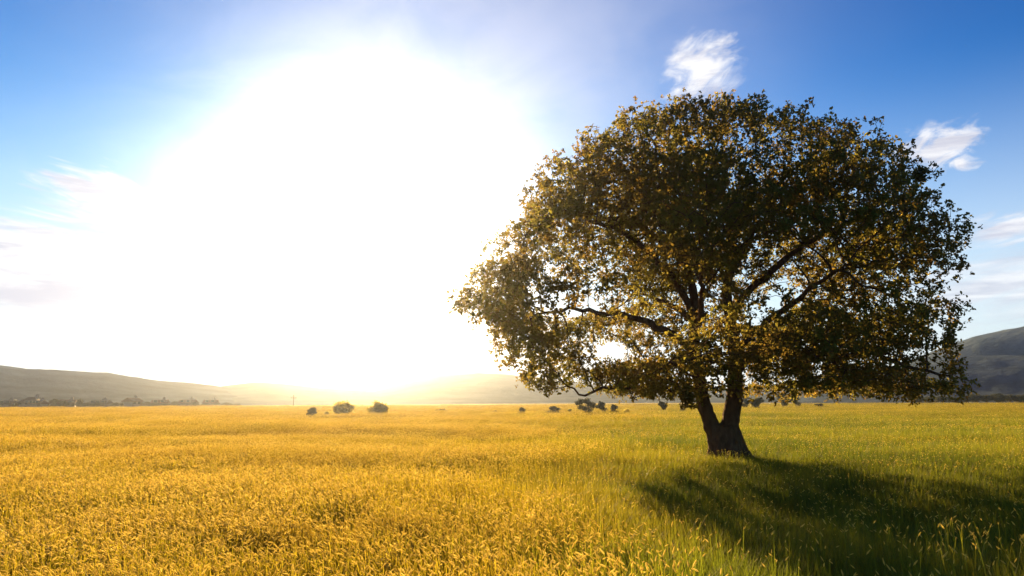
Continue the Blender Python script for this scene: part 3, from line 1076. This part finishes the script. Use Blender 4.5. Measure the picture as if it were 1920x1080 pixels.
# clump sites: dense by the camera, sparser and larger with distance
pts, rots, scs, idxs = [], [], [], []
bands = [(2.5, 14, 17.0, 1.0), (14, 28, 13.0, 1.05), (28, 50, 7.5, 1.25), (50, 90, 3.6, 1.7), (90, 150, 1.6, 2.4), (150, 215, 0.7, 3.2)]
for r0, r1, dn, sc in bands:
    half = R(50)
    area = half * (r1 * r1 - r0 * r0)
    n = int(area * dn)
    rr = np.sqrt(rg.uniform(r0 * r0, r1 * r1, n)); aa = rg.uniform(-half, half, n)
    xs, ys = rr * np.sin(aa), rr * np.cos(aa)
    for x, y, r_ in zip(xs, ys, rr):
        if math.hypot(x - TB.x, y - TB.y) < 0.55: continue
        v = mn.noise(Vector((x * 0.13, y * 0.2, 4.0)))            # patches of height and of kind
        v2 = mn.noise(Vector((x * 0.05 + 9, y * 0.11, 1.0)))
        side = x / (r_ + 1e-6)
        v3 = mn.noise(Vector((x * 0.015, y * 0.09, 7.0)))
        ps = 0.75 - (side + 0.14) * 2.4 + v2 * 1.6 - max(0, (r_ - 30) / 120)
        u = rg.random()
        if side > 0.22 and u > 0.06: k = int(rg.integers(0, 5))
        elif u < ps: k = 5 + int(rg.integers(0, 5))
        elif u < ps + 0.3 and side < 0.12: k = 10 + int(rg.integers(0, 5))
        else: k = int(rg.integers(0, 5))
        hz = (0.90 + 0.52 * v + 0.30 * v3 * min(1, r_ / 40) + rg.normal(0, 0.07))
        dt = math.hypot(x - TB.x, y - TB.y)
        if dt < 3: hz *= 0.65 + 0.35 * dt / 3
        pts.append((x, y, -0.02))
        rots.append((rg.normal(0, 0.05), rg.normal(-0.06, 0.06), rg.uniform(0, 6.283) if k < 5 else rg.normal(0, 0.9)))
        scs.append((sc, sc, max(0.4, hz) * (1 + 0.12 * (sc - 1))))
        idxs.append(k)
print('GRASS clumps', len(pts))
me = bpy.data.meshes.new('grass')
me.vertices.add(len(pts))
me.vertices.foreach_set('co', np.array(pts, dtype=np.float32).ravel())
for nm, typ, arr, key in (('rot', 'FLOAT_VECTOR', rots, 'vector'), ('scl', 'FLOAT_VECTOR', scs, 'vector')):
    at = me.attributes.new(nm, typ, 'POINT')
    at.data.foreach_set(key, np.array(arr, dtype=np.float32).ravel())
at = me.attributes.new('kindx', 'INT', 'POINT')
at.data.foreach_set('value', np.array(idxs, dtype=np.int32))
grass = bpy.data.objects.new('grass', me)
col.objects.link(grass)
me.materials.append(M['blade'])
tag(grass, 'tall meadow grass, golden with seed heads on the left, greener on the right', 'grass', None, 'stuff')
ngr = bpy.data.node_groups.new('scatter_grass', 'GeometryNodeTree')
ngr.interface.new_socket('Geometry', in_out='INPUT', socket_type='NodeSocketGeometry')
ngr.interface.new_socket('Geometry', in_out='OUTPUT', socket_type='NodeSocketGeometry')
gi, go = ngr.nodes.new('NodeGroupInput'), ngr.nodes.new('NodeGroupOutput')
iop = ngr.nodes.new('GeometryNodeInstanceOnPoints')
ci = ngr.nodes.new('GeometryNodeCollectionInfo')
ci.inputs['Collection'].default_value = gcol
ci.inputs['Separate Children'].default_value = True
ci.inputs['Reset Children'].default_value = True


def named(nm, typ):
    a = ngr.nodes.new('GeometryNodeInputNamedAttribute')
    a.data_type = typ
    a.inputs['Name'].default_value = nm
    return a.outputs['Attribute']


lk = ngr.links.new
lk(gi.outputs[0], iop.inputs['Points'])
lk(ci.outputs[0], iop.inputs['Instance'])
iop.inputs['Pick Instance'].default_value = True
lk(named('kindx', 'INT'), iop.inputs['Instance Index'])
e2r = ngr.nodes.new('FunctionNodeEulerToRotation')
lk(named('rot', 'FLOAT_VECTOR'), e2r.inputs[0])
lk(e2r.outputs[0], iop.inputs['Rotation'])
lk(named('scl', 'FLOAT_VECTOR'), iop.inputs['Scale'])
lk(iop.outputs[0], go.inputs[0])
mod = grass.modifiers.new('scatter', 'NODES')
mod.node_group = ngr

# ------------------------------------------------------------------ haze
HAZE = 0.00045
HTOP = max((o.matrix_world @ Vector(c)).z for o in bpy.data.objects if o.name.startswith('hill') for c in o.bound_box) + 3
print('HTOP', HTOP)
hm, q = material('haze_air')
pv = q.n('ShaderNodeVolumePrincipled')
pv.inputs['Color'].default_value = (0.72, 0.84, 1.0, 1)
pv.inputs['Density'].default_value = HAZE
pv.inputs['Anisotropy'].default_value = 0.95
oo = q.n('ShaderNodeOutputMaterial')
q.t.links.new(pv.outputs[0], oo.inputs['Volume'])
mb = MB(); mb.box(-690, 690, -690, 690, -1.5, HTOP)
hz_o = mb.build('haze', hm)
tag(hz_o, 'thin sunlit haze lying over the whole meadow and hills', 'haze', None, 'stuff')
